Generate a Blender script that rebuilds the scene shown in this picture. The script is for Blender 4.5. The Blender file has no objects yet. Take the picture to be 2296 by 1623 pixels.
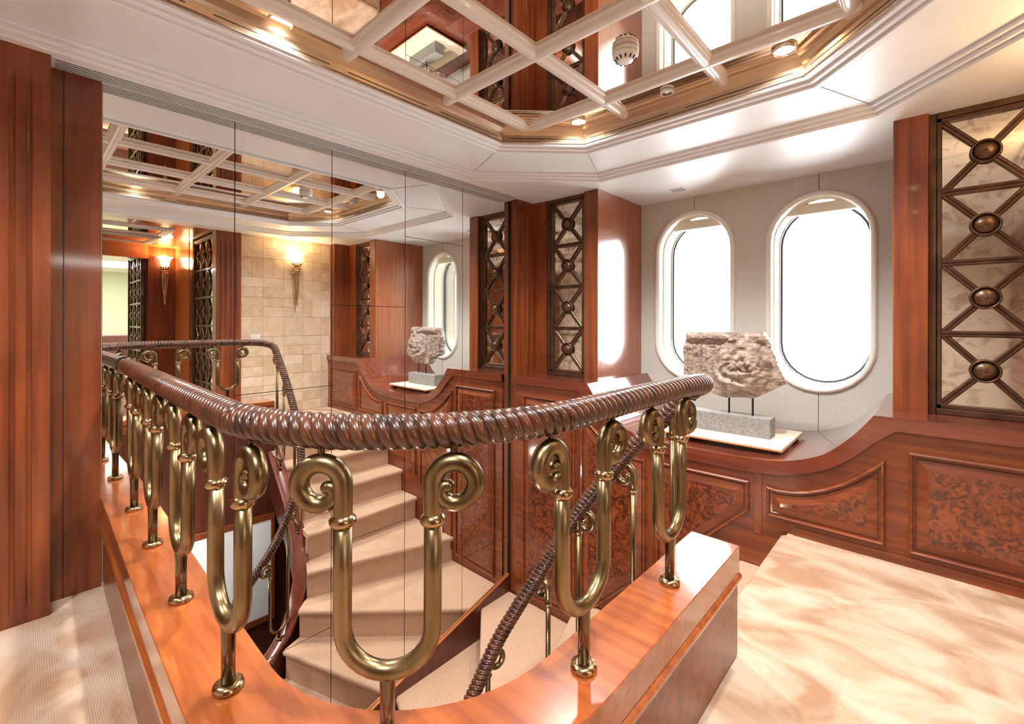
import bpy, bmesh, math, random
from math import sin, cos, pi, radians, atan2, sqrt, hypot
from mathutils import Vector, Matrix, noise as mnoise
random.seed(7)
S = bpy.context.scene
COL = S.collection
# ------------------------------------------------------------------ camera
CEYE = 1.2
YAW = radians(42.66); ROLL = radians(0.12); FPX = 1021.0
cam_d = bpy.data.cameras.new('camera'); cam = bpy.data.objects.new('camera', cam_d); COL.objects.link(cam)
cam_d.sensor_fit = 'HORIZONTAL'; cam_d.sensor_width = 36.0; cam_d.lens = 36.0*FPX/2296.0
cam_d.shift_x = 0.0; cam_d.shift_y = -(811.5-721.0)/2296.0
cam_d.clip_start = 0.02
_f = Vector((-sin(YAW), cos(YAW), 0)); _r = Vector((cos(YAW), sin(YAW), 0)); _u = Vector((0, 0, 1))
_r2 = _r*cos(ROLL) + _u*sin(ROLL); _u2 = _u*cos(ROLL) - _r*sin(ROLL)
m3 = Matrix((_r2, _u2, -_f)).transposed()
cam.matrix_world = Matrix.Translation((0, 0, CEYE)) @ m3.to_4x4()
S.camera = cam
# ------------------------------------------------------------------ world, view
w = bpy.data.worlds.new('sky'); S.world = w; w.use_nodes = True
bg = w.node_tree.nodes['Background']; bg.inputs[0].default_value = (0.93, 0.97, 1.0, 1); bg.inputs[1].default_value = 10.0
S.view_settings.view_transform = 'Standard'; S.view_settings.look = 'None'
S.view_settings.gamma = 1.0; S.view_settings.use_curve_mapping = False
S.view_settings.exposure = 0.3
S.cycles.max_bounces = 12; S.cycles.glossy_bounces = 7; S.cycles.diffuse_bounces = 5
S.cycles.transparent_max_bounces = 12
S.cycles.sample_clamp_indirect = 6.0
S.cycles.use_denoising = True
S.cycles.blur_glossy = 1.0
def lamp(name, kind, loc, power, color=(1, .86, .68), size=.1, rot=(0, 0, 0), portal=False, size_y=None, spread=pi, spot=None):
    d = bpy.data.lights.new(name, kind); d.energy = power; d.color = color
    if kind == 'AREA':
        d.shape = 'DISK' if size_y is None else 'RECTANGLE'; d.size = size
        if size_y: d.size_y = size_y
        d.cycles.is_portal = portal; d.spread = spread
    elif kind == 'SPOT':
        d.spot_size = spot or radians(150); d.spot_blend = 1.0; d.shadow_soft_size = size
    else:
        d.shadow_soft_size = size
    o = bpy.data.objects.new(name, d); o.location = loc; o.rotation_euler = rot; COL.objects.link(o)
    return o
# daylight portals in the two window openings (they only guide the sky light)
for px in (-1.51, -.615):
    lamp('window_portal', 'AREA', (px, 4.36, 1.42), 1, (1, 1, 1), .66, (radians(-90), 0, 0), True, 1.46)
DOWN_POWER = 84.0; DOWN_COL = (.97, .985, 1.0)
# ------------------------------------------------------------------ materials
MATS = {}
def mat(name):
    m = bpy.data.materials.new(name); m.use_nodes = True
    nt = m.node_tree; p = nt.nodes['Principled BSDF']; MATS[name] = m
    return m, nt, p
def simple(name, col, rough=.5, metal=0., coat=0., emis=None, estr=0., spec=None, bump=None):
    m, nt, p = mat(name)
    p.inputs['Base Color'].default_value = (*col, 1); p.inputs['Roughness'].default_value = rough
    p.inputs['Metallic'].default_value = metal; p.inputs['Coat Weight'].default_value = coat
    p.inputs['Coat Roughness'].default_value = .05
    if spec is not None: p.inputs['Specular IOR Level'].default_value = spec
    if emis: p.inputs['Emission Color'].default_value = (*emis, 1); p.inputs['Emission Strength'].default_value = estr
    return m
def noisy(name, c1, c2, scale=(4, 4, 4), detail=6, rough=.5, metal=0., coat=0., coatr=.05, bump=0., dist=0., lo=.35, hi=.65, r2=None, bscale=1., extra=None):
    m, nt, p = mat(name); N = nt.nodes; L = nt.links
    tc = N.new('ShaderNodeTexCoord'); mp = N.new('ShaderNodeMapping'); mp.inputs['Scale'].default_value = scale
    nz = N.new('ShaderNodeTexNoise'); nz.inputs['Scale'].default_value = 1.0; nz.inputs['Detail'].default_value = detail
    nz.inputs['Distortion'].default_value = dist
    cr = N.new('ShaderNodeValToRGB'); cr.color_ramp.elements[0].position = lo; cr.color_ramp.elements[1].position = hi
    cr.color_ramp.elements[0].color = (*c1, 1); cr.color_ramp.elements[1].color = (*c2, 1)
    L.new(tc.outputs['Object'], mp.inputs[0]); L.new(mp.outputs[0], nz.inputs['Vector']); L.new(nz.outputs['Fac'], cr.inputs[0])
    out = cr.outputs[0]
    if extra:                      # second, larger blotch layer multiplied on
        n2 = N.new('ShaderNodeTexNoise'); n2.inputs['Scale'].default_value = extra[0]; n2.inputs['Detail'].default_value = 3
        n2.inputs['Distortion'].default_value = 1.0
        r = N.new('ShaderNodeMapRange'); r.inputs['From Min'].default_value = .3; r.inputs['From Max'].default_value = .7
        r.inputs['To Min'].default_value = extra[1]; r.inputs['To Max'].default_value = extra[2]
        mx = N.new('ShaderNodeMix'); mx.data_type = 'RGBA'; mx.blend_type = 'MULTIPLY'; mx.inputs[0].default_value = 1
        L.new(tc.outputs['Object'], n2.inputs['Vector']); L.new(n2.outputs['Fac'], r.inputs[0])
        L.new(out, mx.inputs[6]); L.new(r.outputs[0], mx.inputs[7]); out = mx.outputs[2]
    L.new(out, p.inputs['Base Color'])
    p.inputs['Roughness'].default_value = rough; p.inputs['Metallic'].default_value = metal
    p.inputs['Coat Weight'].default_value = coat; p.inputs['Coat Roughness'].default_value = coatr
    if r2 is not None:
        r = N.new('ShaderNodeMapRange'); r.inputs['To Min'].default_value = rough; r.inputs['To Max'].default_value = r2
        L.new(nz.outputs['Fac'], r.inputs[0]); L.new(r.outputs[0], p.inputs['Roughness'])
    if bump:
        b = N.new('ShaderNodeBump'); b.inputs['Strength'].default_value = bump; b.inputs['Distance'].default_value = .01*bscale
        L.new(nz.outputs['Fac'], b.inputs['Height']); L.new(b.outputs[0], p.inputs['Normal'])
    return m
CH1 = (.120, .022, .005); CH2 = (.285, .066, .013)
noisy('cherry_v', CH1, CH2, (26, 26, 1.2), 8, .38, coat=.38, coatr=.07, lo=.3, hi=.7, extra=(2.2, .75, 1.1))
noisy('cherry_h', CH1, CH2, (1.2, 22, 26), 8, .38, coat=.38, coatr=.07, lo=.3, hi=.7, extra=(2.2, .78, 1.1))
noisy('sill_wood', (.24, .050, .011), (.42, .108, .022), (3, 30, 30), 8, .24, coat=1., coatr=.07, lo=.3, hi=.7, extra=(2.5, .85, 1.08))
noisy('counter_wood', (.13, .028, .014), (.21, .048, .022), (2, 30, 30), 8, .2, coat=1., coatr=.08, lo=.3, hi=.7)
noisy('jamb_wood', (.24, .062, .022), (.38, .115, .042), (40, 40, 1.3), 8, .28, coat=1., coatr=.13, lo=.3, hi=.7)
noisy('burl', (.065, .011, .004), (.27, .060, .013), (26, 26, 26), 10, .3, coat=.8, coatr=.08, dist=1.4, lo=.38, hi=.66)
noisy('dark_wood', (.055, .010, .005), (.10, .020, .008), (24, 24, 1.4), 8, .35, coat=.35, coatr=.1)
noisy('rope_wood', (.030, .010, .005), (.105, .030, .010), (22, 22, 22), 4, .30, coat=.55, coatr=.05)
noisy('brass', (.17, .12, .056), (.36, .26, .14), (22, 22, 5), 8, .24, metal=1., lo=.35, hi=.68, r2=.40)
noisy('brass_bright', (.36, .25, .13), (.52, .37, .20), (12, 12, 12), 4, .2, metal=1.)
noisy('dark_brass', (.10, .075, .05), (.20, .15, .09), (15, 15, 5), 4, .22, metal=1.)
noisy('bronze', (.075, .040, .024), (.150, .080, .046), (10, 10, 10), 5, .34, metal=.75, coat=.2)
noisy('antique_mirror', (.58, .52, .43), (.88, .83, .73), (16, 16, 16), 9, .02, metal=1., dist=.8, lo=.34, hi=.50, r2=.09)
simple('mirror', (.93, .95, .94), .0, 1.)
simple('ceiling_mirror', (.90, .82, .74), .0, 1.)
simple('mirror_edge', (.05, .06, .055), .3)
simple('white_paint', (.84, .87, .90), .45)
simple('soffit_paint', (.84, .875, .91), .38, coat=.12); MATS['soffit_paint'].node_tree.nodes['Principled BSDF'].inputs['Coat Roughness'].default_value = .22
simple('bar_paint', (.72, .68, .64), .28, coat=.4)
simple('cove_brown', (.58, .44, .31), .24, .8)
simple('black', (.012, .012, .012), .5)
simple('dark_gap', (.02, .012, .008), .7)
simple('cream_paint', (.82, .79, .66), .4, coat=.2)
simple('white_frame', (.82, .80, .73), .3, coat=.4)
noisy('fabric_wall', (.56, .545, .485), (.60, .585, .525), (90, 90, 90), 3, .85, bump=.04)
noisy('marble', (.11, .065, .045), (.44, .34, .265), (9, 9, 16), 12, .62, bump=.8, dist=1.6, lo=.3, hi=.62, bscale=1.2)
noisy('plinth_stone', (.20, .185, .165), (.30, .28, .255), (70, 70, 70), 6, .65, bump=.2)
simple('cream_board', (.80, .72, .55), .5)
noisy('stair_carpet', (.50, .30, .185), (.60, .385, .255), (120, 120, 120), 3, .95, bump=.25, extra=(2.0, .95, 1.05))
def carpet():
    m, nt, p = mat('carpet'); N = nt.nodes; L = nt.links
    tc = N.new('ShaderNodeTexCoord')
    mp = N.new('ShaderNodeMapping'); mp.inputs['Scale'].default_value = (2.6, 4.5, 1); mp.inputs['Rotation'].default_value = (0, 0, .5)
    nz = N.new('ShaderNodeTexNoise'); nz.inputs['Scale'].default_value = 1.3; nz.inputs['Detail'].default_value = 7; nz.inputs['Distortion'].default_value = .8
    cr = N.new('ShaderNodeValToRGB'); e = cr.color_ramp.elements
    e[0].position = .36; e[0].color = (.40, .225, .125, 1); e[1].position = .62; e[1].color = (.60, .455, .33, 1)
    L.new(tc.outputs['Object'], mp.inputs[0]); L.new(mp.outputs[0], nz.inputs['Vector']); L.new(nz.outputs['Fac'], cr.inputs[0])
    L.new(cr.outputs[0], p.inputs['Base Color']); p.inputs['Roughness'].default_value = .95
    wv = N.new('ShaderNodeTexWave'); wv.bands_direction = 'Y'; wv.inputs['Scale'].default_value = 52; wv.inputs['Distortion'].default_value = .4
    n2 = N.new('ShaderNodeTexNoise'); n2.inputs['Scale'].default_value = 160; n2.inputs['Detail'].default_value = 2
    ad = N.new('ShaderNodeMath'); ad.operation = 'MULTIPLY_ADD'; ad.inputs[1].default_value = .8
    L.new(tc.outputs['Object'], wv.inputs['Vector']); L.new(tc.outputs['Object'], n2.inputs['Vector'])
    L.new(n2.outputs['Fac'], ad.inputs[0]); L.new(wv.outputs['Fac'], ad.inputs[2])
    b = N.new('ShaderNodeBump'); b.inputs['Strength'].default_value = .40; b.inputs['Distance'].default_value = .003
    L.new(ad.outputs[0], b.inputs['Height']); L.new(b.outputs[0], p.inputs['Normal'])
carpet()
TILE = []
for i, (a, b) in enumerate([((.60, .45, .31), (.70, .55, .40)), ((.54, .40, .27), (.66, .51, .36)), ((.64, .50, .36), (.72, .58, .44)), ((.50, .36, .23), (.62, .46, .31))]):
    noisy('stone_tile_%d' % i, a, b, (10, 10, 10), 8, .6, bump=.12, dist=.6); TILE.append('stone_tile_%d' % i)
simple('grout', (.42, .31, .21), .9)
simple('back_stone', (.62, .52, .42), .7)
simple('sconce_glass', (1, .85, .6), .4, emis=(1.0, .72, .40), estr=9.)
simple('lamp_lens', (1, .95, .85), .4, emis=(1.0, .84, .62), estr=14.)
simple('chrome', (.75, .75, .74), .12, 1.)
simple('plastic_white', (.78, .77, .73), .35)
simple('green_wall', (.58, .66, .44), .7)
simple('orange_wood', (.52, .17, .05), .28, coat=.6)
simple('gold', (.62, .46, .24), .28, 1.)
simple('leather', (.16, .06, .035), .4)
simple('gasket', (.10, .11, .13), .5)
simple('black_cloth', (.018, .02, .028), .85)
simple('skin', (.55, .30, .20), .55)
simple('hair', (.035, .022, .015), .6)
simple('denim', (.05, .07, .11), .85)
# window glass: clear pane with a plain fresnel reflection
m, nt, p = mat('window_glass'); N = nt.nodes; L = nt.links
N.remove(p); out = N['Material Output']; tr = N.new('ShaderNodeBsdfTransparent'); gl = N.new('ShaderNodeBsdfGlossy'); gl.inputs['Roughness'].default_value = .02
fr = N.new('ShaderNodeFresnel'); fr.inputs[0].default_value = 1.45; mx = N.new('ShaderNodeMixShader')
L.new(fr.outputs[0], mx.inputs[0]); L.new(tr.outputs[0], mx.inputs[1]); L.new(gl.outputs[0], mx.inputs[2]); L.new(mx.outputs[0], out.inputs[0])
# ------------------------------------------------------------------ helpers
def link(name, me, mats, parent=None):
    o = bpy.data.objects.new(name, me); COL.objects.link(o)
    if isinstance(mats, str): mats = [mats]
    for k in mats:
        if k and not me.materials.get(k): me.materials.append(MATS[k])
    if parent: o.parent = parent
    return o
def frombm(name, bm, mats, parent=None, smooth=False):
    bmesh.ops.recalc_face_normals(bm, faces=bm.faces[:])
    me = bpy.data.meshes.new(name); bm.to_mesh(me); bm.free()
    if smooth:
        for p_ in me.polygons: p_.use_smooth = True
    return link(name, me, mats, parent)
def smooth_angle(o, ang=35):
    me = o.data
    for p_ in me.polygons: p_.use_smooth = True
    bm = bmesh.new(); bm.from_mesh(me); a = radians(ang)
    for e in bm.edges:
        if len(e.link_faces) == 2 and e.calc_face_angle(0) > a: e.smooth = False
    bm.to_mesh(me); bm.free()
    return o
def tag(o, label, cat, group=None, kind=None):
    if label: o['label'] = label
    if cat: o['category'] = cat
    if group: o['group'] = group
    if kind: o['kind'] = kind
    return o
def thing(name, loc, label, cat, group=None, rz=0):
    o = bpy.data.objects.new(name, None); COL.objects.link(o); o.location = loc; o.rotation_euler = (0, 0, rz)
    o.empty_display_size = .05
    bpy.context.view_layer.update()
    return tag(o, label, cat, group)
def struct(o): o['kind'] = 'structure'; return o
def copy_tree(o, parent=None):
    c = o.copy(); COL.objects.link(c)
    if parent is not None: c.parent = parent
    for ch in list(o.children): copy_tree(ch, c)
    return c
def bbox(bm, x0, x1, y0, y1, z0, z1, bev=0, seg=2):
    vs = [bm.verts.new(v) for v in ((x0, y0, z0), (x1, y0, z0), (x1, y1, z0), (x0, y1, z0), (x0, y0, z1), (x1, y0, z1), (x1, y1, z1), (x0, y1, z1))]
    fs = [bm.faces.new([vs[i] for i in f]) for f in ((0, 3, 2, 1), (4, 5, 6, 7), (0, 1, 5, 4), (1, 2, 6, 5), (2, 3, 7, 6), (3, 0, 4, 7))]
    if bev:
        es = set(e for f in fs for e in f.edges)
        bmesh.ops.bevel(bm, geom=list(es), offset=bev, segments=seg, affect='EDGES', profile=.5)
    return vs
def box(name, x0, x1, y0, y1, z0, z1, mats, parent=None, bev=0, seg=2):
    bm = bmesh.new(); bbox(bm, min(x0, x1), max(x0, x1), min(y0, y1), max(y0, y1), min(z0, z1), max(z0, z1), bev, seg)
    return frombm(name, bm, mats, parent)
def prism(bm, poly, z0, z1, axis='z', bev=0):
    def P3(p_, h):
        if axis == 'z': return (p_[0], p_[1], h)
        if axis == 'y': return (p_[0], h, p_[1])
        return (h, p_[0], p_[1])
    a = [bm.verts.new(P3(q, z0)) for q in poly]; b = [bm.verts.new(P3(q, z1)) for q in poly]
    fs = [bm.faces.new(a), bm.faces.new(b[::-1])]
    n = len(poly)
    for i in range(n): fs.append(bm.faces.new((a[i], a[(i+1) % n], b[(i+1) % n], b[i])))
    if bev:
        es = set(e for f in fs for e in f.edges)
        bmesh.ops.bevel(bm, geom=list(es), offset=bev, segments=2, affect='EDGES', profile=.5)
def strip_prism(bm, top_, bot_, y0, y1):
    """solid between two polylines with matching points, extruded in y"""
    n = len(top_)
    R = [[bm.verts.new((q[0], y, q[1])) for q in pts] for pts, y in ((top_, y0), (bot_, y0), (bot_, y1), (top_, y1))]
    for i in range(n-1):
        for a, b in ((0, 1), (1, 2), (2, 3), (3, 0)): bm.faces.new((R[a][i], R[a][i+1], R[b][i+1], R[b][i]))
    for i in (0, n-1): bm.faces.new([r[i] for r in R])
def frames(path, closed=False):
    """tangent, side, up for each point; up stays near +Z unless the path is vertical"""
    out = []; n = len(path)
    prev = None
    for i in range(n):
        a = path[(i-1) % n] if (closed or i > 0) else path[i]; b = path[(i+1) % n] if (closed or i < n-1) else path[i]
        t = (b-a).normalized()
        if prev is None:
            ref = Vector((0, 0, 1)) if abs(t.z) < .9 else Vector((1, 0, 0))
            s_ = t.cross(ref).normalized(); u_ = s_.cross(t).normalized()
        else:
            u_ = (prev - t*prev.dot(t)).normalized(); s_ = t.cross(u_).normalized()
        prev = u_
        out.append((t, s_, u_))
    return out
def tube(bm, path, rad, seg=14, caps=True, closed=False):
    path = [Vector(p_) for p_ in path]
    fr_ = frames(path, closed); rings = []
    for i, (p_, (t, s_, u_)) in enumerate(zip(path, fr_)):
        r = rad[i] if hasattr(rad, '__len__') else rad
        rings.append([bm.verts.new(p_ + (s_*cos(2*pi*k/seg) + u_*sin(2*pi*k/seg))*r) for k in range(seg)])
    m_ = len(rings)
    for i in range(m_ if closed else m_-1):
        A, B = rings[i], rings[(i+1) % m_]
        for k in range(seg): bm.faces.new((A[k], A[(k+1) % seg], B[(k+1) % seg], B[k]))
    if caps and not closed:
        bm.faces.new(rings[0][::-1]); bm.faces.new(rings[-1])
def profile_sweep(bm, path, prof, closed=False, up=(0, 0, 1), caps=True):
    """sweep prof [(side, up)] along a path keeping 'up' vertical, mitred"""
    path = [Vector(p_) for p_ in path]; n = len(path); U = Vector(up); rings = []
    for i in range(n):
        a = path[(i-1) % n] if (closed or i > 0) else None; b = path[(i+1) % n] if (closed or i < n-1) else None
        d1 = (path[i]-a) if a is not None else None; d2 = (b-path[i]) if b is not None else None
        if d1 is None: d1 = d2
        if d2 is None: d2 = d1
        h1 = (d1 - U*d1.dot(U)).normalized(); h2 = (d2 - U*d2.dot(U)).normalized()
        s1 = h1.cross(U); s2 = h2.cross(U); s_ = (s1+s2)
        if s_.length < 1e-6: s_ = s1
        s_.normalize(); k = 1/max(.3, s_.dot(s1))
        rings.append([bm.verts.new(path[i] + s_*(q[0]*k) + U*q[1]) for q in prof])
    m_ = len(prof)
    for i in range(n if closed else n-1):
        A, B = rings[i], rings[(i+1) % n]
        for k in range(m_): bm.faces.new((A[k], A[(k+1) % m_], B[(k+1) % m_], B[k]))
    if caps and not closed:
        bm.faces.new(rings[0][::-1]); bm.faces.new(rings[-1])
def lathe(bm, prof, seg=24, c=(0, 0, 0), axis='z', mod=None):
    rings = []; c = Vector(c)
    for (r, h) in prof:
        ring = []
        for k in range(seg):
            a = 2*pi*k/seg; rr = r if mod is None else mod(r, h, a)
            v = Vector((rr*cos(a), rr*sin(a), h))
            if axis == 'y': v = Vector((v.x, v.z, v.y))
            elif axis == 'x': v = Vector((v.z, v.x, v.y))
            ring.append(bm.verts.new(c+v))
        rings.append(ring)
    for A, B in zip(rings, rings[1:]):
        for k in range(seg): bm.faces.new((A[k], A[(k+1) % seg], B[(k+1) % seg], B[k]))
    for R in (rings[0], rings[-1]):
        if (R[0].co-R[seg//2].co).length > 1e-5: bm.faces.new(R)
    bmesh.ops.remove_doubles(bm, verts=bm.verts[:], dist=1e-6)
def catmull(pts, n=10):
    pts = [Vector(p_) for p_ in pts]; P_ = [pts[0]*2-pts[1]] + pts + [pts[-1]*2-pts[-2]]; out = []
    for i in range(1, len(P_)-2):
        a, b, c_, d = P_[i-1:i+3]
        for k in range(n):
            t = k/n
            out.append(.5*((2*b) + (c_-a)*t + (2*a-5*b+4*c_-d)*t*t + (3*b-a-3*c_+d)*t*t*t))
    out.append(pts[-1]); return out
def resample(path, step):
    d = [0]
    for a, b in zip(path, path[1:]): d.append(d[-1]+(b-a).length)
    n = max(2, int(d[-1]/step)); out = []; j = 0
    for i in range(n+1):
        s_ = d[-1]*i/n
        while j < len(d)-2 and d[j+1] < s_: j += 1
        t = (s_-d[j])/max(1e-9, d[j+1]-d[j]); out.append(path[j].lerp(path[j+1], t))
    return out, d[-1]
def rope(bm, path, R, lead=.072, starts=3, depth=.28, seg=42, per=40):
    path, Lx = resample(path, lead/per); rings = []; fr_ = frames(path); acc = 0
    rr = []
    for k in range(seg):
        q = 2*((k*starts/seg) % 1.0)-1; rr.append(R*(1-depth) + R*depth*sqrt(max(0, 1-abs(q)**2.2)))
    for i, (p_, (t, sd, u_)) in enumerate(zip(path, fr_)):
        if i: acc += (p_-path[i-1]).length
        tw = -2*pi*acc/lead
        rings.append([bm.verts.new(p_ + (sd*cos(2*pi*k/seg+tw)+u_*sin(2*pi*k/seg+tw))*rr[k]) for k in range(seg)])
    for A, B in zip(rings, rings[1:]):
        for k in range(seg): bm.faces.new((A[k], A[(k+1) % seg], B[(k+1) % seg], B[k]))
    bm.faces.new(rings[0][::-1]); bm.faces.new(rings[-1])
def offset_poly(poly, d):
    """inset of a CCW polygon by d (mitred)"""
    n = len(poly); out = []
    for i in range(n):
        p0, p1, p2 = Vector(poly[i-1]), Vector(poly[i]), Vector(poly[(i+1) % n])
        e1 = (p1-p0).normalized(); e2 = (p2-p1).normalized()
        n1 = Vector((-e1.y, e1.x)); n2 = Vector((-e2.y, e2.x)); b = n1+n2
        if b.length < 1e-6: b = n1
        b.normalize(); out.append(tuple(p1 + b*(d/max(.35, b.dot(n1)))))
    return out
# ------------------------------------------------------------------ key dimensions
ZC = 2.283          # soffit
MX = -2.772         # mirror wall
XS = .72            # stone wall
YC = 2.97           # panelled cabinet front
YL = 3.235          # lattice plane
YW = 3.95           # window wall
ZT = .727           # counter top
# ------------------------------------------------------------------ floor
arc = [(-1.13+.54*cos(a), .855+.54*sin(a)) for a in [radians(-x) for x in range(6, 90, 7)]]
fl = [(XS, -1.9), (XS, YC), (-.60, YC), (-.60, 1.755), (-.59, 1.7), (-.59, .86)] + arc + [(-1.13, .315), (MX, .335), (MX, -1.9)]
bm = bmesh.new(); prism(bm, fl, -.20, 0.0)
floor = struct(frombm('floor', bm, 'carpet')); floor['label'] = 'cream ribbed wool carpet of the landing'
bm = bmesh.new(); tube(bm, [(-.60, 1.76, -.034), (-.60, YC-.035, -.034)], .034, 20)
smooth_angle(frombm('nosing', bm, 'carpet', floor))
bm = bmesh.new(); bbox(bm, -2.72, -1.2, .262, .31, -.01, .006, .003)
border = struct(frombm('trim_1', bm, 'orange_wood'))
box('floor', -3.0, 4.4, -6.5, -1.9, -.2, -.001, 'carpet')['kind'] = 'structure'
box('floor', XS, 8.2, -1.9, 4.4, -.2, -.002, 'carpet')['kind'] = 'structure'
box('floor', MX-.1, -.56, .1, 3.2, -2.75, -2.64, 'stair_carpet')['kind'] = 'structure'
# ------------------------------------------------------------------ walls: left
def reeded(name, x0, x1, grooves, zlo, zhi, z0, z1, face_y, depth, mats='cherry_v', parent=None, gw=.018, gd=.010):
    """flat pilaster in XZ facing -Y with vertical concave flutes; built around x, later rotated by the caller"""
    bm = bmesh.new()
    def prof(with_g):
        pts = [(x0, face_y)]
        for g in grooves:
            pts.append((g-gw/2-.002, face_y))
            for k in range(0, 9):
                a = pi*k/8; pts.append((g-gw/2*cos(a), face_y + (gd*sin(a) if with_g else 0)))
            pts.append((g+gw/2+.002, face_y))
        pts += [(x1, face_y), (x1, face_y+depth), (x0, face_y+depth)]
        return pts
    levels = [(z0, 0), (zlo-.03, 0), (zlo, 1), (zhi, 1), (zhi+.03, 0), (z1, 0)]
    rings = [[bm.verts.new((p_[0], p_[1], z)) for p_ in prof(g)] for z, g in levels]
    n = len(rings[0])
    for A, B in zip(rings, rings[1:]):
        for k in range(n): bm.faces.new((A[k], A[(k+1) % n], B[(k+1) % n], B[k]))
    bm.faces.new(rings[0]); bm.faces.new(rings[-1][::-1])
    o = frombm(name, bm, mats, parent); smooth_angle(o, 40)
    return o
# fluted pilaster to the left of the frame (facing +x), flutes seen at its right half
lp = reeded('fluted_pilaster', -.09, .50, [-.03, -.03+.046*1, -.03+.046*2, .16, .25], .09, 2.15, 0, ZC, 0, .06)
lp.rotation_euler = (0, 0, radians(90)); lp.location = (-2.642, 0, 0)
# local x -> world y ; local -y -> world +x : flip so that local x=-.09 sits at y=+.09
lp.rotation_euler = (0, 0, radians(90)); lp.scale = (-1, 1, 1); 
me = lp.data
for v in me.vertices:
    X, Y, Z = v.co; v.co = (-2.642 - Y, -X, Z)
lp.scale = (1, 1, 1); lp.rotation_euler = (0, 0, 0); lp.location = (0, 0, 0)
me.flip_normals()
tag(lp, 'tall polished cherry pilaster with rounded flutes at the left edge of the picture', 'pilaster')
box('wall_left', -2.76, -2.90, -1.9, .256, 0, ZC, 'cherry_v')['kind'] = 'structure'
o = box('wall_left', -2.642, -2.76, -1.9, -.5, 0, ZC, 'cherry_v'); o['kind'] = 'structure'
struct(box('trim_8', -2.7605, -2.7585, .132, .135, .0, ZC, 'dark_gap'))
# mirror wall
wl = struct(box('wall_left', -2.80, -2.90, .256, 3.2, -2.7, ZC+.05, 'mirror_edge'))
def zbot(y): return -1.042 - (2.966-y)*.27
ys = [.258, .794, 1.336, 1.878, 2.421, 2.957]; seams = {0: [], 1: [-.72, .797], 2: [-.22, 1.302], 3: [1.808], 4: [-.705]}
for i in range(5):
    cuts = [None] + seams[i] + [ZC-.001]
    for j in range(len(cuts)-1):
        a, b = ys[i]+.0022, ys[i+1]-.0022; t = cuts[j+1]-.0018
        lo = (zbot(a), zbot(b)) if cuts[j] is None else (cuts[j]+.0018,)*2
        bm = bmesh.new(); prism(bm, [(a, lo[0]), (b, lo[1]), (b, t), (a, t)], -2.80, MX, 'x')
        frombm('mirror_panel', bm, 'mirror', wl)
tag(struct(box('trim_2', -2.80, -2.764, .2525, .2575, .0, ZC, 'white_frame')), None, None)
# wooden string board under the mirror
bm = bmesh.new(); prism(bm, [(.30, -2.66), (.30, zbot(.30)-.004), (2.97, zbot(2.97)-.004), (2.97, -2.66)], MX-.02, MX+.012, 'x')
sb = struct(frombm('trim_3', bm, 'dark_wood'))
bm = bmesh.new(); tube(bm, [(MX+.010, .30, zbot(.30)), (MX+.010, 2.96, zbot(2.96))], .009, 10); frombm('cap', bm, 'orange_wood', sb, True)
# ------------------------------------------------------------------ window-side wall elements
def pilaster(name, x_face, y0, y1, sgn, front_x0, front_x1, label):
    """small pilaster projecting between the mirror and the lattice: flutes on the face looking sgn*x"""
    t = thing(name, ((front_x0+front_x1)/2, (y0+y1)/2, -1.4 if sgn > 0 else 0), label, 'pilaster')
    zb = -1.35 if sgn > 0 else 0
    yc = (y0+y1)/2
    o = reeded('shaft', 0, y1-y0, [(y1-y0)/2-.030, (y1-y0)/2, (y1-y0)/2+.030], ZT+.10, 2.13, zb, ZC, 0, abs(front_x1-front_x0), 'cherry_v', None, .014, .008)
    for v in o.data.vertices:
        X, Y, Z = v.co
        v.co = (x_face - sgn*Y - t.location.x, y0 + X - t.location.y, Z - t.location.z)
    bm = bmesh.new(); bm.from_mesh(o.data); bmesh.ops.recalc_face_normals(bm, faces=bm.faces[:]); bm.to_mesh(o.data); bm.free()
    o.parent = t
    return t
pilaster('fluted_pilaster', -2.697, 2.985, 3.215, 1, -2.77, -2.697, 'narrow fluted cherry pilaster in the corner where the mirror wall ends')
pilaster('fluted_pilaster', .60, 3.0, 3.215, -1, .60, XS, 'narrow fluted cherry pilaster between the stone wall and right lattice, seen in the mirror')
struct(box('wall_back', -2.80, -2.545, 3.215, 3.30, .6, ZC, 'cherry_v'))
struct(box('wall_back', .405, XS+.1, 3.215, 3.30, .0, ZC, 'cherry_v'))
struct(box('wall_back', -2.545, -2.126, 3.275, 3.32, .6, ZC, 'dark_wood'))
struct(box('wall_back', -.06, .405, 3.275, 3.32, .0, ZC, 'dark_wood'))
jl = struct(box('trim_4', -2.126, -2.0, 3.19, YW+.05, ZT-.02, ZC, 'cherry_v', None, .004, 1))
box('alcove_lining', -2.0, -1.996, 3.196, YW, ZT, ZC-.001, 'jamb_wood', jl)
jr = struct(box('trim_5', -.15, -.012, 3.19, YW+.05, ZT-.02, ZC, 'cherry_v', None, .004, 1))
box('alcove_lining', -.154, -.15, 3.196, YW, ZT, ZC-.001, 'jamb_wood', jr)
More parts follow.
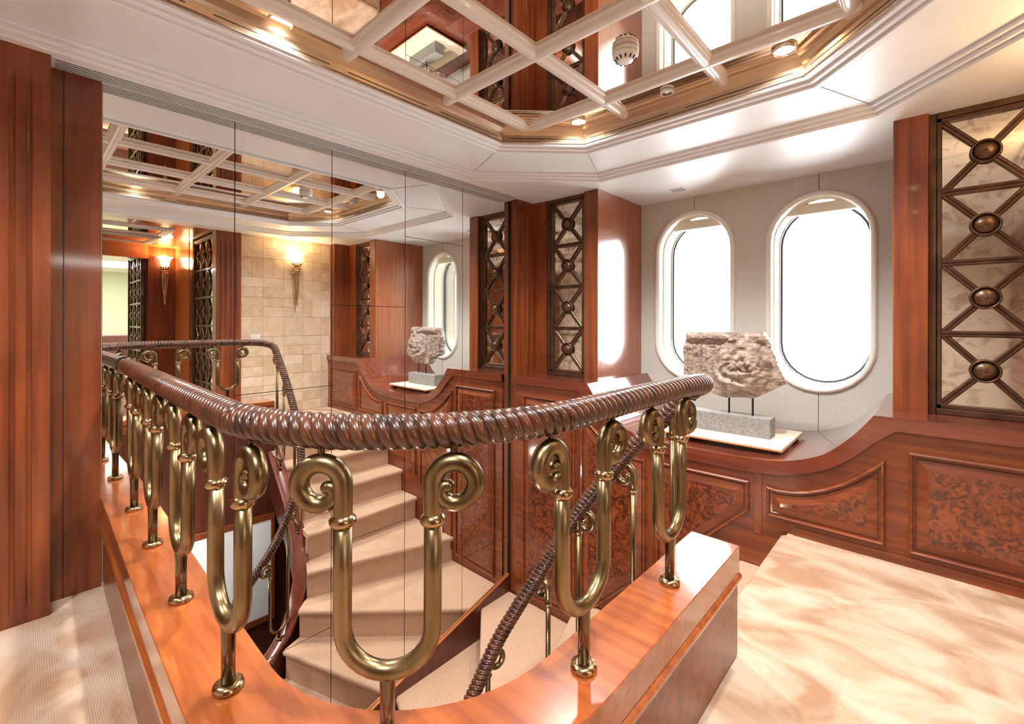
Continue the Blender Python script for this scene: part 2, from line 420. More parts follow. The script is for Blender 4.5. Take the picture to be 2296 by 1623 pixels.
# ---- window wall with two stadium openings
def stadium(cx, cz, hw, hh, n=14):
    pts = []; st = hh-hw
    for k in range(n+1):
        a = pi*k/n; pts.append((cx+hw*cos(a), cz+st+hw*sin(a)))
    for k in range(n+1):
        a = pi+pi*k/n; pts.append((cx+hw*cos(a), cz-st+hw*sin(a)))
    return pts
WIN = [(-1.515, 1.425), (-.610, 1.420)]
bm = bmesh.new(); edges = []
def loop(pts, y):
    vs = [bm.verts.new((p_[0], y, p_[1])) for p_ in pts]
    return [bm.edges.new((vs[i], vs[(i+1) % len(vs)])) for i in range(len(vs))]
edges += loop([(-2.03, .30), (-.12, .30), (-.12, ZC+.02), (-2.03, ZC+.02)], YW)
for cx, cz in WIN: edges += loop(stadium(cx, cz, .318, .715), YW)
bmesh.ops.triangle_fill(bm, use_beauty=True, use_dissolve=False, edges=edges, normal=(0, -1, 0))
ww = struct(frombm('wall_back', bm, 'fabric_wall'))
for x, z0, z1 in ((-1.505, 2.165, ZC), (-.605, 2.165, ZC), (-.605, .36, .69), (-1.505, .36, .69)):
    box('seam', x-.0015, x+.0015, YW-.002, YW+.001, z0, z1, 'dark_gap', ww)
def loft(bm, loops):
    rings = [[bm.verts.new((p_[0], y, p_[1])) for p_ in pts] for pts, y in loops]; n = len(rings[0])
    for A, B in zip(rings, rings[1:]):
        for k in range(n): bm.faces.new((A[k], A[(k+1) % n], B[(k+1) % n], B[k]))
    return rings
for i, (cx, cz) in enumerate(WIN):
    wd = struct(thing('window_%d' % (i+1), (cx, YW, cz), None, None)); 
    bm = bmesh.new(); L_ = []
    for k in range(9):       # rounded rim
        a = pi*k/8; L_.append((stadium(0, 0, .322+.020*cos(a), .717+.020*cos(a)), -.026*sin(a)))
    loft(bm, L_); smooth_angle(frombm('rim', bm, 'white_frame', wd), 60)
    bm = bmesh.new(); loft(bm, [(stadium(0, 0, .303, .698), -.004), (stadium(0, 0, .301, .695), .05), (stadium(0, 0, .313, .706), .052), (stadium(0, 0, .313, .706), .10), (stadium(0, 0, .304, .696), .102), (stadium(0, 0, .300, .690), .27)])
    smooth_angle(frombm('reveal', bm, 'cream_paint', wd), 30)
    bm = bmesh.new(); loft(bm, [(stadium(0, 0, .300, .690), .27), (stadium(0, 0, .305, .695), .30), (stadium(0, 0, .33, .72), .40)])
    frombm('outer_reveal', bm, 'white_paint', wd, True)
    bm = bmesh.new(); tube(bm, [(p_[0], .272, p_[1]) for p_ in stadium(0, 0, .290, .680)], .009, 8, closed=True)
    frombm('gasket', bm, 'gasket', wd, True)
    bm = bmesh.new(); bm.faces.new([bm.verts.new((p_[0], .275, p_[1])) for p_ in stadium(0, 0, .292, .682)])
    frombm('pane', bm, 'window_glass', wd)
    box('blind_cassette', -.29, .29, .105, .165, .60, .675, 'cream_paint', wd, .006)
# ---- counter (scooped)
TB = [(-.215, ZT, .588), (-.270, .650, .528), (-.326, .582, .475), (-.428, .487, .402), (-.568, .425, .344), (-.706, .398, .318), (-.90, .387, .309), (-1.075, .385, .308)]
SC = catmull([(x, z, q) for x, z, q in TB], 4)
rt = [(p_.x, p_.y, p_.z) for p_ in SC]
full = [(XS, ZT, .660), (-.130, ZT, .660)] + rt + [(-2.15-x, z, q) for x, z, q in rt[::-1][1:]] + [(-2.02, ZT, .660), (-2.69, ZT, .660)]
top = [(x, z) for x, z, q in full]; bot = [(x, q) for x, z, q in full]
ct = thing('window_counter', (-1.0, 3.4, .4), 'polished cherry window counter with a deep scooped middle, under the oval windows', 'counter')
def sub(bm, t):
    bmesh.ops.translate(bm, verts=bm.verts[:], vec=-Vector(t.location))
bm = bmesh.new(); strip_prism(bm, top, bot, YC-.022, YW-.001); sub(bm, ct)
frombm('worktop', bm, 'counter_wood', ct)
# ---- cabinet below with raised burl panels
cab = thing('panelled_cabinet', (-1.0, 3.0, 0), 'cherry wood panelling with raised burl panels below the scooped counter', 'cabinet')
def zs(x): return .071 + (x+.799)*.97      # bottoms of the panels follow the stair
def lowz(x): return -.01 if x > -.60 else max(-1.75, -.25+(x+.60)*1.16)
ft = [(x, z-.012) for x, z in top]
ft[0] = (XS-.002, ZT-.012)
ft = [q for i, q in enumerate(ft) if i == 0 or q[0] < ft[i-1][0]-.0005]
ft = sorted(ft + [(-.5995, .335), (-.6005, .335)], key=lambda q: -q[0])
fb = [(x, lowz(x)) for x, z in ft]
bm = bmesh.new(); strip_prism(bm, ft, fb, YC, YC+.045); sub(bm, cab)
frombm('front_board', bm, 'cherry_h', cab)
def raised_panel(topl, botl, t):
    """topl, botl: matching polylines from left to right"""
    n2 = len(topl)
    prof = [(0, .0), (.002, -.017), (.008, -.024), (.016, -.020), (.019, -.0012), (.029, -.0012), (.0305, -.010), (.074, -.022)]
    xl, xr = topl[0][0], topl[-1][0]
    def off(line, d, sg_):
        pts = []
        for i in range(len(line)-1):
            a_, b_ = Vector(line[i]), Vector(line[i+1]); t_ = (b_-a_).normalized(); nn = Vector((t_.y, -t_.x))*sg_
            if nn.y*sg_ > 0: nn = -nn
            for k in range(9): pts.append(a_.lerp(b_, k/8)+nn*d)
        return pts
    def inset(d):
        if d == 0: return list(botl) + list(topl)[::-1]
        res = []
        for line, sg_ in ((botl, -1), (topl, 1)):
            seg = []
            for i in range(len(line)-1):
                a_, b_ = Vector(line[i]), Vector(line[i+1]); t_ = (b_-a_).normalized(); nn = Vector((-t_.y, t_.x))
                if sg_ > 0: nn = -nn
                seg.append((a_+nn*d, t_))
            out_ = []
            for q in line:
                u_ = (q[0]-xl)/(xr-xl); x = xl+d+(xr-xl-2*d)*u_
                zz = [s0.y+(x-s0.x)*t_.y/t_.x for (s0, t_), (a_, b_) in zip(seg, zip(line, line[1:])) if min(s0.x, a_[0])-.03 <= x <= max(b_[0], s0.x+(b_[0]-a_[0]))+.03]
                if not zz: zz = [seg[-1][0].y+(x-seg[-1][0].x)*seg[-1][1].y/seg[-1][1].x]
                # curves are convex towards the panel at the top: nearest tangent wins
                out_.append((x, (min(zz) if sg_ > 0 and False else (sorted(zz)[len(zz)//2]))))
            res.append(out_)
        return res[0] + res[1][::-1]
    bm = bmesh.new(); rings = []; keep = None
    for d, y in prof:
        keep = inset(d); rings.append([bm.verts.new((p_[0], YC+y, p_[1])) for p_ in keep])
    n = 2*n2
    for A, B in zip(rings, rings[1:]):
        for k in range(n): bm.faces.new((A[k], A[(k+1) % n], B[(k+1) % n], B[k]))
    sub(bm, t)
    pf = frombm('panel_moulding', bm, 'cherry_h', t)
    kb, kt = keep[:n2], keep[n2:][::-1]
    bm = bmesh.new(); strip_prism(bm, kt, kb, YC-.0222, YC-.014); sub(bm, t)
    frombm('burl_panel', bm, 'burl', t)
sx = [-.708, -.66, -.58, -.50, -.42, -.34, -.27, -.215, -.170]; sz = [.246, .239, .246, .268, .304, .354, .412, .465, .508]
raised_panel([(-.083, .565), (.62, .565)], [(-.083, .070), (.62, .070)], cab)
raised_panel(list(zip(sx, sz)), [(x, .074) for x in sx], cab)
raised_panel([(-1.385, .250), (-.95, .252), (-.799, .253)], [(-1.385, zs(-1.385)), (-.95, zs(-.95)), (-.799, .071)], cab)
fx = [-2.17-x for x in sx][::-1]
raised_panel(list(zip(fx, sz[::-1])), [(x, zs(x)) for x in fx], cab)
raised_panel([(-2.60, .570), (-2.055, .570)], [(-2.60, -1.15), (-2.055, zs(-2.055)+.03)], cab)
for x in (-.755, -1.425, -2.02):
    bm = bmesh.new(); bbox(bm, x-.022, x+.022, YC-.004, YC+.01, zs(min(x, -.8))-.12, (.33 if x > -1.9 and x < -.3 else .60), .002, 1); sub(bm, cab)
    frombm('stile', bm, 'cherry_v', cab)
box('baseboard_back', -.57, XS, YC-.010, YC+.01, 0, .045, 'cherry_h')['kind'] = 'structure'
struct(box('wall_back', -2.80, -.58, YC+.05, YC+.12, -2.7, .2, 'dark_wood'))
# ------------------------------------------------------------------ lattice panels
def boss_mesh():
    bm = bmesh.new(); R = .058
    lathe(bm, [(R, .0), (R, -.016), (R*.93, -.022), (R*.84, -.020), (R*.80, -.013), (R*.78, -.010)], 40, axis='y')
    prof = []
    for k in range(9):
        a = pi/2*k/8; prof.append((R*.76*cos(a)+1e-5, -.010-.026*sin(a)))
    def md(r, h, a):
        g = abs(((a/(2*pi)*12) % 1)-.5)*2
        return r*(1-.045*max(0, 1-(1-g)*5)*(1 if r < R*.62 else 0))
    lathe(bm, prof, 72, axis='y', mod=md)
    lathe(bm, [(.006, -.034), (.005, -.039), (.0001, -.041)], 12, axis='y')
    me = bpy.data.meshes.new('boss'); bmesh.ops.recalc_face_normals(bm, faces=bm.faces[:]); bm.to_mesh(me); bm.free(); me.materials.append(MATS['bronze'])
    for p_ in me.polygons: p_.use_smooth = True
    return me
BOSS = boss_mesh()
BARP = [(-.016, 0), (-.016, .010), (-.012, .014), (-.004, .014), (-.001, .009), (.001, .009), (.004, .014), (.012, .014), (.016, .010), (.016, 0)]
def bar_mesh(name, L0, s=1.0):
    bm = bmesh.new(); rings = [[bm.verts.new((x, -h, q*s)) for q, h in BARP] for x in (0, L0)]; n = len(BARP)
    for k in range(n): bm.faces.new((rings[0][k], rings[0][(k+1) % n], rings[1][(k+1) % n], rings[1][k]))
    bm.faces.new(rings[0]); bm.faces.new(rings[1]); bmesh.ops.recalc_face_normals(bm, faces=bm.faces[:])
    me = bpy.data.meshes.new(name); bm.to_mesh(me); bm.free(); me.materials.append(MATS['bronze']); return me
def lattice(x0, x1, y, z0, z1, cols, rows, label, bs=1.0, group=None):
    t = thing('lattice_screen', (x0, y, z0), label, 'lattice screen', group)
    W, H = x1-x0, z1-z0; fw = .030*bs
    box('antique_mirror', .005, W-.005, .022, .030, .005, H-.005, 'antique_mirror', t)
    bm = bmesh.new()
    for (a, b, c_, d) in ((0, fw, 0, H), (W-fw, W, 0, H), (fw, W-fw, 0, fw), (fw, W-fw, H-fw, H)):
        bbox(bm, a, b, -.012, .03, c_, d, .003, 1)
    for (a, b, c_, d) in ((fw, fw*1.7, fw, H-fw), (W-fw*1.7, W-fw, fw, H-fw), (fw, W-fw, fw, fw*1.7), (fw, W-fw, H-fw*1.7, H-fw)):
        bbox(bm, a, b, -.002, .025, c_, d, .003, 1)
    frombm('frame', bm, 'bronze', t)
    f2 = fw*1.7; cw = (W-2*f2)/cols; chh = (H-2*f2)/rows
    hb = bar_mesh('cross_bar', W-2*f2, bs); vb = bar_mesh('upright_bar', H-2*f2, bs)
    for r in range(1, rows):
        o = bpy.data.objects.new('cross_bar', hb); COL.objects.link(o); o.parent = t; o.location = (f2, .016, f2+r*chh)
    for c_ in range(1, cols):
        o = bpy.data.objects.new('upright_bar', vb); COL.objects.link(o); o.parent = t; o.location = (f2+c_*cw, .016, f2); o.rotation_euler = (0, -pi/2, 0)
    rb = .05*bs; dl = hypot(cw/2, chh/2)-rb-.004
    db = bar_mesh('diagonal_bar', dl, bs)
    ang = atan2(chh, cw)
    for r in range(rows):
        for c_ in range(cols):
            cx, cz = f2+(c_+.5)*cw, f2+(r+.5)*chh
            o = bpy.data.objects.new('boss', BOSS); COL.objects.link(o); o.parent = t; o.location = (cx, .014, cz); o.scale = (bs,)*3
            for a in (ang, pi-ang, -ang, pi+ang):
                o = bpy.data.objects.new('diagonal_bar', db); COL.objects.link(o); o.parent = t
                o.location = (cx+rb*cos(a), .020, cz+rb*sin(a)); o.rotation_euler = (0, -a, 0)
    return t
lattice(-.012, .404, YL, ZT, ZC, 1, 4, 'bronze X lattice screen over antique mirror, right of the oval windows')
lattice(-2.543, -2.128, YL, ZT, ZC, 1, 4, 'dark bronze X lattice screen over antique mirror, left of the window alcove')
# ------------------------------------------------------------------ display board and stone
box_o = box('display_board', -1.40, -.655, 3.085, 3.685, .386, .440, 'cream_board', None, .003, 1)
bpy.data.objects.remove(box_o)
bd = thing('display_board', (-1.03, 3.385, .425), 'flat cream display board with a wooden edge under the stone relief', 'board')
box('panel', -.375, .375, -.30, .30, .004, .016, 'cream_board', bd, .002, 1)
box('edge', -.377, .377, -.302, .302, -.004, .004, 'orange_wood', bd, .001, 1)
for sx in (-.33, .33):
    for sy in (-.25, .25): box('foot', sx-.02, sx+.02, sy-.02, sy+.02, -.040+.0, -.004, 'black', bd)
sc = thing('stone_relief', (-1.03, 3.355, .441), 'broken carved marble relief fragment raised on two pins above a grey stone block', 'sculpture')
box('plinth', -.255, .265, -.065, .065, 0, .130, 'plinth_stone', sc, .004, 2)
for x in (-.005, .145):
    bm = bmesh.new(); lathe(bm, [(.0065, .12), (.0065, .31)], 12, (x, 0, 0)); frombm('pin', bm, 'black', sc, True)
outline = [(-1.315, 1.127), (-.819, 1.133), (-.786, 1.072), (-.756, .983), (-.726, .896), (-.704, .848), (-.692, .821), (-.694, .799), (-.75, .766), (-.80, .733), (-.846, .705), (-.883, .69), (-.92, .694), (-1.04, .68), (-1.103, .691), (-1.138, .703), (-1.144, .726), (-1.173, .76), (-1.191, .777), (-1.276, .794), (-1.339, .82), (-1.336, .89), (-1.343, 1.01), (-1.318, 1.08), (-1.321, 1.112)]
O2 = [(x+1.03, z-.441) for x, z in outline]
def inside(px, pz):
    c_ = False
    for i in range(len(O2)):
        x1, z1 = O2[i-1]; x2, z2 = O2[i]
        if (z1 > pz) != (z2 > pz) and px < (x2-x1)*(pz-z1)/(z2-z1)+x1: c_ = not c_
    return c_
def edge_d(px, pz):
    best = 9; q = None
    for i in range(len(O2)):
        a = Vector(O2[i-1]); b = Vector(O2[i]); p_ = Vector((px, pz)); t_ = max(0, min(1, (p_-a).dot(b-a)/(b-a).length_squared)); c_ = a+(b-a)*t_
        if (p_-c_).length < best: best = (p_-c_).length; q = c_
    return best, q
bm = bmesh.new(); nx, nz = 110, 78; gx0, gx1, gz0, gz1 = -.33, .36, .225, .705; grid = {}
def relief(x, z):
    # carved head: big curl mass right of centre with spiral locks; fluted border at left; plain lip at the top
    h = .0
    cx, cz = .085, .46
    r = hypot((x-cx), (z-cz)*.95); a = atan2(z-cz, x-cx)
    h += .050*max(0, 1-(r/.185)**2)**.6
    if r < .2:
        h += .012*sin(a*2.0 + r*85 + 1.3*sin(a*3+1))*min(1, r/.05)*(1-r/.2)
        h += .005*sin(a*9-r*130+2*sin(a*2))*(1-r/.2)
    h += .018*math.exp(-(((x+.02)-0)**2+(z-.36)**2)/.0016)          # cheek
    h += .016*math.exp(-((x-.03)**2+(z-.30)**2)/.0012)
    h -= .016*math.exp(-((x-.0)**2/.0004+(z-.395)**2/.0003))         # eye hollow
    if x < -.10 and z < .60:
        h += .006*sin((x)*2*pi/.034)*min(1, (-.10-x)/.03)
    if z > .625: h += .016*min(1, (z-.625)/.02)
    if .60 < z < .625: h -= .006
    h += .005*mnoise.fractal(Vector((x*22, z*22, 3)), .8, 2.2, 4) + .004*mnoise.noise(Vector((x*70, z*70, 1)))
    return h
for i in range(nx+1):
    for j in range(nz+1):
        x = gx0+(gx1-gx0)*i/nx; z = gz0+(gz1-gz0)*j/nz
        ins = inside(x, z); d, q = edge_d(x, z)
        if not ins:
            if d > .009: continue
            x, z = q
            d = 0
        jit = .004*mnoise.noise(Vector((x*60, z*60, 9))) if d < .002 else 0
        f_ = min(1, d/.02)
        yf = -.045 - relief(x, z)*1.55*f_ - .006*f_
        grid[i, j] = (bm.verts.new((x+jit, yf, z+jit)), bm.verts.new((x+jit, .050+.008*mnoise.noise(Vector((x*14, z*14, 5)))*f_, z+jit)))
for i in range(nx):
    for j in range(nz):
        k = [(i, j), (i+1, j), (i+1, j+1), (i, j+1)]
        if all(q in grid for q in k):
            bm.faces.new([grid[q][0] for q in k]); bm.faces.new([grid[q][1] for q in k[::-1]])
be = [e for e in bm.edges if len(e.link_faces) == 1]
bmesh.ops.bridge_loops(bm, edges=be)
loose = [v for v in bm.verts if not v.link_faces]; bmesh.ops.delete(bm, geom=loose, context='VERTS')
frombm('carved_stone', bm, 'marble', sc, True)
# ------------------------------------------------------------------ ceiling
X0, X1, Y1, Y0 = -2.15, .04, 2.605, -1.12; LEG = .44
def octo(d, z):
    l = LEG+.586*d; a, b, c_, e = X0-d, X1+d, Y0-d, Y1+d
    return [(a, e-l, z), (a+l, e, z), (b-l, e, z), (b, e-l, z), (b, c_+l, z), (b-l, c_, z), (a+l, c_, z), (a, c_+l, z)]
OC = octo(.475, ZC); bm = bmesh.new()
xa, xb, ya, yb = OC[0][0], OC[3][0], OC[5][1], OC[1][1]
for q in ((-2.95, xa, -6.5, 4.1), (xb, XS+.0, -1.9, 4.1), (xa, xb, yb, 4.1), (xa, xb, -6.5, ya), (xb, 4.4, -6.5, -1.9)):
    bbox(bm, q[0], q[1], q[2], q[3], ZC, ZC+.03)
for c_, i, j in (((xa, yb), 0, 1), ((xb, yb), 2, 3), ((xb, ya), 4, 5), ((xa, ya), 6, 7)):
    prism(bm, [c_, OC[i][:2], OC[j][:2]], ZC, ZC+.03)
ceil = struct(frombm('ceiling', bm, 'soffit_paint'))
def ring_loft(name, seq, mats, parent):
    bm = bmesh.new(); rings = [[bm.verts.new(p_) for p_ in octo(d, z)] for d, z in seq]
    for A, B in zip(rings, rings[1:]):
        for k in range(8): bm.faces.new((A[k], A[(k+1) % 8], B[(k+1) % 8], B[k]))
    return frombm(name, bm, mats, parent)
def steps(d0, z0, d1, z1, n, r):
    """n rounded steps from (d0,z0) to (d1,z1)"""
    out = []; dd = (d1-d0)/n; dz = (z1-z0)/n
    for i in range(n):
        a, z = d0+dd*i, z0+dz*i
        out += [(a, z+.001), (a+dd*.12, z), (a+dd*.72, z), (a+dd*.84, z+.003), (a+dd*.84, z+dz+.007), (a+dd*.985, z+dz+.007)]
    out.append((d1, z1)); return out
ring_loft('outer_cornice', steps(.475, ZC, .387, 2.334, 3, .008), 'white_paint', ceil)
ring_loft('ceiling_panel', [(.387, 2.334), (.383, 2.337), (.383, 2.334), (.004, 2.334), (.004, 2.338), (0, 2.338)], 'soffit_paint', ceil)
ring_loft('inner_cornice', [(.0, 2.334), (-.004, 2.322)] + steps(-.006, 2.320, -.105, 2.356, 3, .010), 'white_paint', ceil)
ring_loft('cove', [(-.105, 2.356), (-.112, 2.358), (-.095, 2.362), (-.095, 2.368), (-.100, 2.372), (-.108, 2.405), (-.120, 2.415), (-.135, 2.44), (-.150, 2.448), (-.168, 2.449), (-.185, 2.462)], 'cove_brown', ceil)
# mitre lines of the flat panel
for i in range(8):
    a = Vector(octo(0, 2.333)[i]); b = Vector(octo(.385, 2.333)[i]); bm = bmesh.new(); tube(bm, [a, b], .0012, 4); frombm('mitre_joint', bm, 'dark_gap', ceil)
# slots in the cove
for i in range(8):
    A = Vector(octo(-.098, 2.388)[i]); B = Vector(octo(-.098, 2.388)[(i+1) % 8]); dr = (B-A).normalized(); Lx = (B-A).length
    n = max(1, int(round(Lx/.6))); 
    for k in range(n):
        a = A+dr*(Lx*k/n+.045); b = A+dr*(Lx*(k+1)/n-.045); bm = bmesh.new(); tube(bm, [a, b], .0065, 8); frombm('air_slot', bm, 'black', ceil)
GX = [-1.93, -1.365, -.80, -.235]; GY = [2.245, 1.64, 1.045, .44, -.16, -.76]
# mirror panes between the bars
def clip_oct(poly, d):
    o_ = [Vector(p_[:2]) for p_ in octo(d, 0)]
    for i in range(8):
        a, b = o_[i], o_[(i+1) % 8]; n_ = Vector((b.y-a.y, -(b.x-a.x)))   # octo runs clockwise seen from +z
        res = []
        for k in range(len(poly)):
            p_, q = Vector(poly[k-1]), Vector(poly[k]); dp = (p_-a).dot(n_); dq = (q-a).dot(n_)
            if dp*dq < 0: res.append(tuple(p_.lerp(q, dp/(dp-dq))))
            if dq >= 0: res.append(tuple(q))
        poly = res
        if len(poly) < 3: return []
    return poly
gx = [X0] + GX + [X1]; gy = [Y0] + GY[::-1] + [Y1]
for i in range(len(gx)-1):
    for j in range(len(gy)-1):
        q = clip_oct([(gx[i]+.004, gy[j]+.004), (gx[i+1]-.004, gy[j]+.004), (gx[i+1]-.004, gy[j+1]-.004), (gx[i]+.004, gy[j+1]-.004)], -.18)
        if len(q) >= 3:
            bm = bmesh.new(); prism(bm, q, 2.459, 2.464); frombm('mirror_pane', bm, 'ceiling_mirror', ceil)
BP = [(a_*1.35, b_*1.25-.001) for a_, b_ in [(-.030, .022), (-.030, .010), (-.024, .006), (-.022, .000)] + [(-.020*cos(pi*k/8), -.012*sin(pi*k/8)) for k in range(9)] + [(.022, .000), (.024, .006), (.030, .010), (.030, .022)]]
def gridbar(a, b):
    bm = bmesh.new(); profile_sweep(bm, [a, b], BP); o = frombm('grid_bar', bm, 'bar_paint', ceil); smooth_angle(o, 50); return o
def span(fixed, vert):
    best = []
    for s_ in [i*.002 for i in range(-1000, 2000)]:
        p_ = (fixed, s_) if vert else (s_, fixed)
        if len(clip_pt(p_)) : best.append(s_)
    return min(best), max(best)
def clip_pt(p_):
    o_ = [Vector(q[:2]) for q in octo(-.100, 0)]
    for i in range(8):
        a, b = o_[i], o_[(i+1) % 8]; n_ = Vector((b.y-a.y, -(b.x-a.x)))
        if (Vector(p_)-a).dot(n_) < 0: return []
    return [1]
for x in GX:
    a, b = span(x, True); gridbar((x, a, 2.440), (x, b, 2.440))
for y in GY:
    lo, hi = [s_ for s_ in (-2.05, -.06)]
    best = [s_ for s_ in [i*.002-2.4 for i in range(1400)] if clip_pt((s_, y))]
    gridbar((min(best), y, 2.4385), (max(best), y, 2.4385))
# upper slab closing the recess
struct(box('ceiling', -2.95, 1.2, -2.0, 3.3, 2.47, 2.50, 'black'))
# outer mitre joint in the soffit
for a, b in (((-.16, 3.08), (.02, 3.2)),):
    pass
# downlights
def downlight(x, y, z, label, power=DOWN_POWER, group=None, r=.052):
    t = thing('downlight', (x, y, z), label, 'ceiling light', group)
    bm = bmesh.new(); lathe(bm, [(r, .004), (r, -.006), (r*.9, -.011), (r*.78, -.008), (r*.74, .0)], 28); frombm('bezel', bm, 'chrome', t, True)
    bm = bmesh.new(); lathe(bm, [(r*.75, -.004), (.0001, -.004)], 28); frombm('lens', bm, 'lamp_lens', t)
    l = lamp('bulb', 'SPOT', (0, 0, -.03), power*1.6, DOWN_COL, .035, spot=radians(152)); l.parent = t
    return t
downlight(-1.996, .743, 2.452, 'recessed round downlight in the coffer edge at the top left of the picture')
downlight(-1.627, 2.375, 2.455, 'recessed round downlight in the cut corner of the coffer above the mirror end')
downlight(-.50, 2.385, 2.452, 'recessed round downlight in the coffer edge above the right oval window')
downlight(-.105, .743, 2.452, 'recessed round downlight above the landing, seen only in the mirror wall')
downlight(-1.996, -.46, 2.452, 'added fill downlight, unseen behind the camera on the left of the coffer')  # out of view, added to brighten the room
downlight(-.105, -.46, 2.452, 'added fill downlight, unseen behind the camera on the right of the coffer')  # second added fill light, also out of view
sp = thing('ceiling_speaker', (-1.062, 2.395, 2.452), 'small round white speaker grille in the coffer edge, left window side', 'speaker')
bm = bmesh.new(); lathe(bm, [(.036, .004), (.036, -.008), (.030, -.012), (.027, -.009), (.0001, -.009)], 24); frombm('rim', bm, 'plastic_white', sp, True)
bm = bmesh.new(); lathe(bm, [(.025, -.010), (.0001, -.012)], 20); frombm('grille', bm, 'chrome', sp)
# smoke detector
sd = thing('smoke_detector', (-1.045, 1.905, 2.459), 'white round smoke detector hanging below the mirrored ceiling', 'smoke detector')
bm = bmesh.new(); lathe(bm, [(.060, 0), (.060, -.020), (.0585, -.024)], 32); frombm('base', bm, 'plastic_white', sd, True)
bm = bmesh.new(); lathe(bm, [(.056, -.022), (.056, -.027)], 32); frombm('joint_ring', bm, 'black', sd)
bm = bmesh.new(); lathe(bm, [(.059, -.026), (.058, -.040), (.050, -.052), (.046, -.056), (.041, -.066), (.030, -.074), (.020, -.078), (.0001, -.079)], 32); frombm('dome', bm, 'plastic_white', sd, True)
for k in range(12):
    a = 2*pi*k/12; bm = bmesh.new(); tube(bm, [(.0475*cos(a), .0475*sin(a), -.056), (.037*cos(a), .037*sin(a), -.071)], .0045, 6); frombm('vent_slit', bm, 'black', sd)
sd.scale = (1, 1, .74)
# long air grille beside the mirror wall
gr = thing('air_grille', (-2.71, 1.53, ZC), 'long white linear air grille with dark slots along the top of the mirror wall', 'air grille')
box('backing', -.050, .050, -1.425, 1.425, -.0010, .006, 'black', gr)
for k in range(6):
    x = -.050+.020*k; box('blade', x-.0045, x+.0045, -1.43, 1.43, -.0022, .001, 'white_paint', gr)
box('end_cap', -.058, .058, -1.445, -1.425, -.0025, .001, 'white_paint', gr); box('end_cap', -.058, .058, 1.425, 1.440, -.0025, .001, 'white_paint', gr)
gv = thing('soffit_vent', (-1.53, 3.66, ZC), 'small white slotted vent in the soffit above the left oval window', 'air vent')
box('plate', -.065, .065, -.085, .085, -.002, .003, 'white_paint', gv)
for k in range(7):
    x = -.045+.015*k; box('slot', x-.003, x+.003, -.05, .05, -.0035, -.001, 'black', gv)
# ------------------------------------------------------------------ stone wall (right side of the landing, seen in the mirror)
sw = struct(box('wall_right', XS+.004, XS+.12, 1.86, 3.25, 0, ZC+.1, 'grout'))
U = .2505; yy0 = 1.864; random.seed(11)
def tile(y0, y1, z0, z1):
    g = .0014; z1 = min(z1, ZC); y1 = min(y1, 3.215)
    if y1-y0 < .02 or z1-z0 < .02: return
    d = random.uniform(0, .0015)
    box('stone_tile', XS-d, XS+.012, y0+g, y1-g, z0+g, z1-g, random.choice(TILE), sw, .002, 1)
for i in range(6):
    for j in range(10):
        y0, z0 = yy0+i*U, j*U
        r = random.random()
        if i == 5: tile(y0, y0+U, z0, z0+U/2); tile(y0, y0+U, z0+U/2, z0+U)
        elif r < .40: tile(y0, y0+U, z0, z0+U/2); tile(y0, y0+U, z0+U/2, z0+U)
        elif r < .82: tile(y0, y0+U/2, z0, z0+U); tile(y0+U/2, y0+U, z0, z0+U)
        else: tile(y0, y0+U, z0, z0+U)
# fluted end pilaster of that wall
p3 = reeded('fluted_pilaster', 0, .27, [.045, .100, .155, .210], .09, 2.15, 0, ZC, 0, .14, 'cherry_v')
for v in p3.data.vertices:
    X, Y, Z = v.co; v.co = (XS-.012+Y, 1.592+X, Z)
bm = bmesh.new(); bm.from_mesh(p3.data); bmesh.ops.recalc_face_normals(bm, faces=bm.faces[:]); bm.to_mesh(p3.data); bm.free()
tag(p3, 'broad fluted cherry pilaster at the doorway end of the stone wall, seen in the mirror', 'pilaster')
struct(box('wall_right', XS, XS+.12, -1.9, .22, 0, ZC+.1, 'cherry_v'))
struct(box('wall_front', -2.9, XS+.12, -2.0, -1.9, 0, ZC+.1, 'back_stone'))
# light switch
sw_ = thing('light_switch', (XS-.002, 2.03, 1.0), 'white double light switch plate on the stone wall, seen in the mirror', 'light switch')
box('plate', -.006, .002, -.055, .055, -.035, .035, 'plastic_white', sw_, .002, 1)
box('rocker', -.009, -.005, -.045, -.003, -.025, .025, 'plastic_white', sw_, .001, 1); box('rocker', -.009, -.005, .003, .045, -.025, .025, 'plastic_white', sw_, .001, 1)
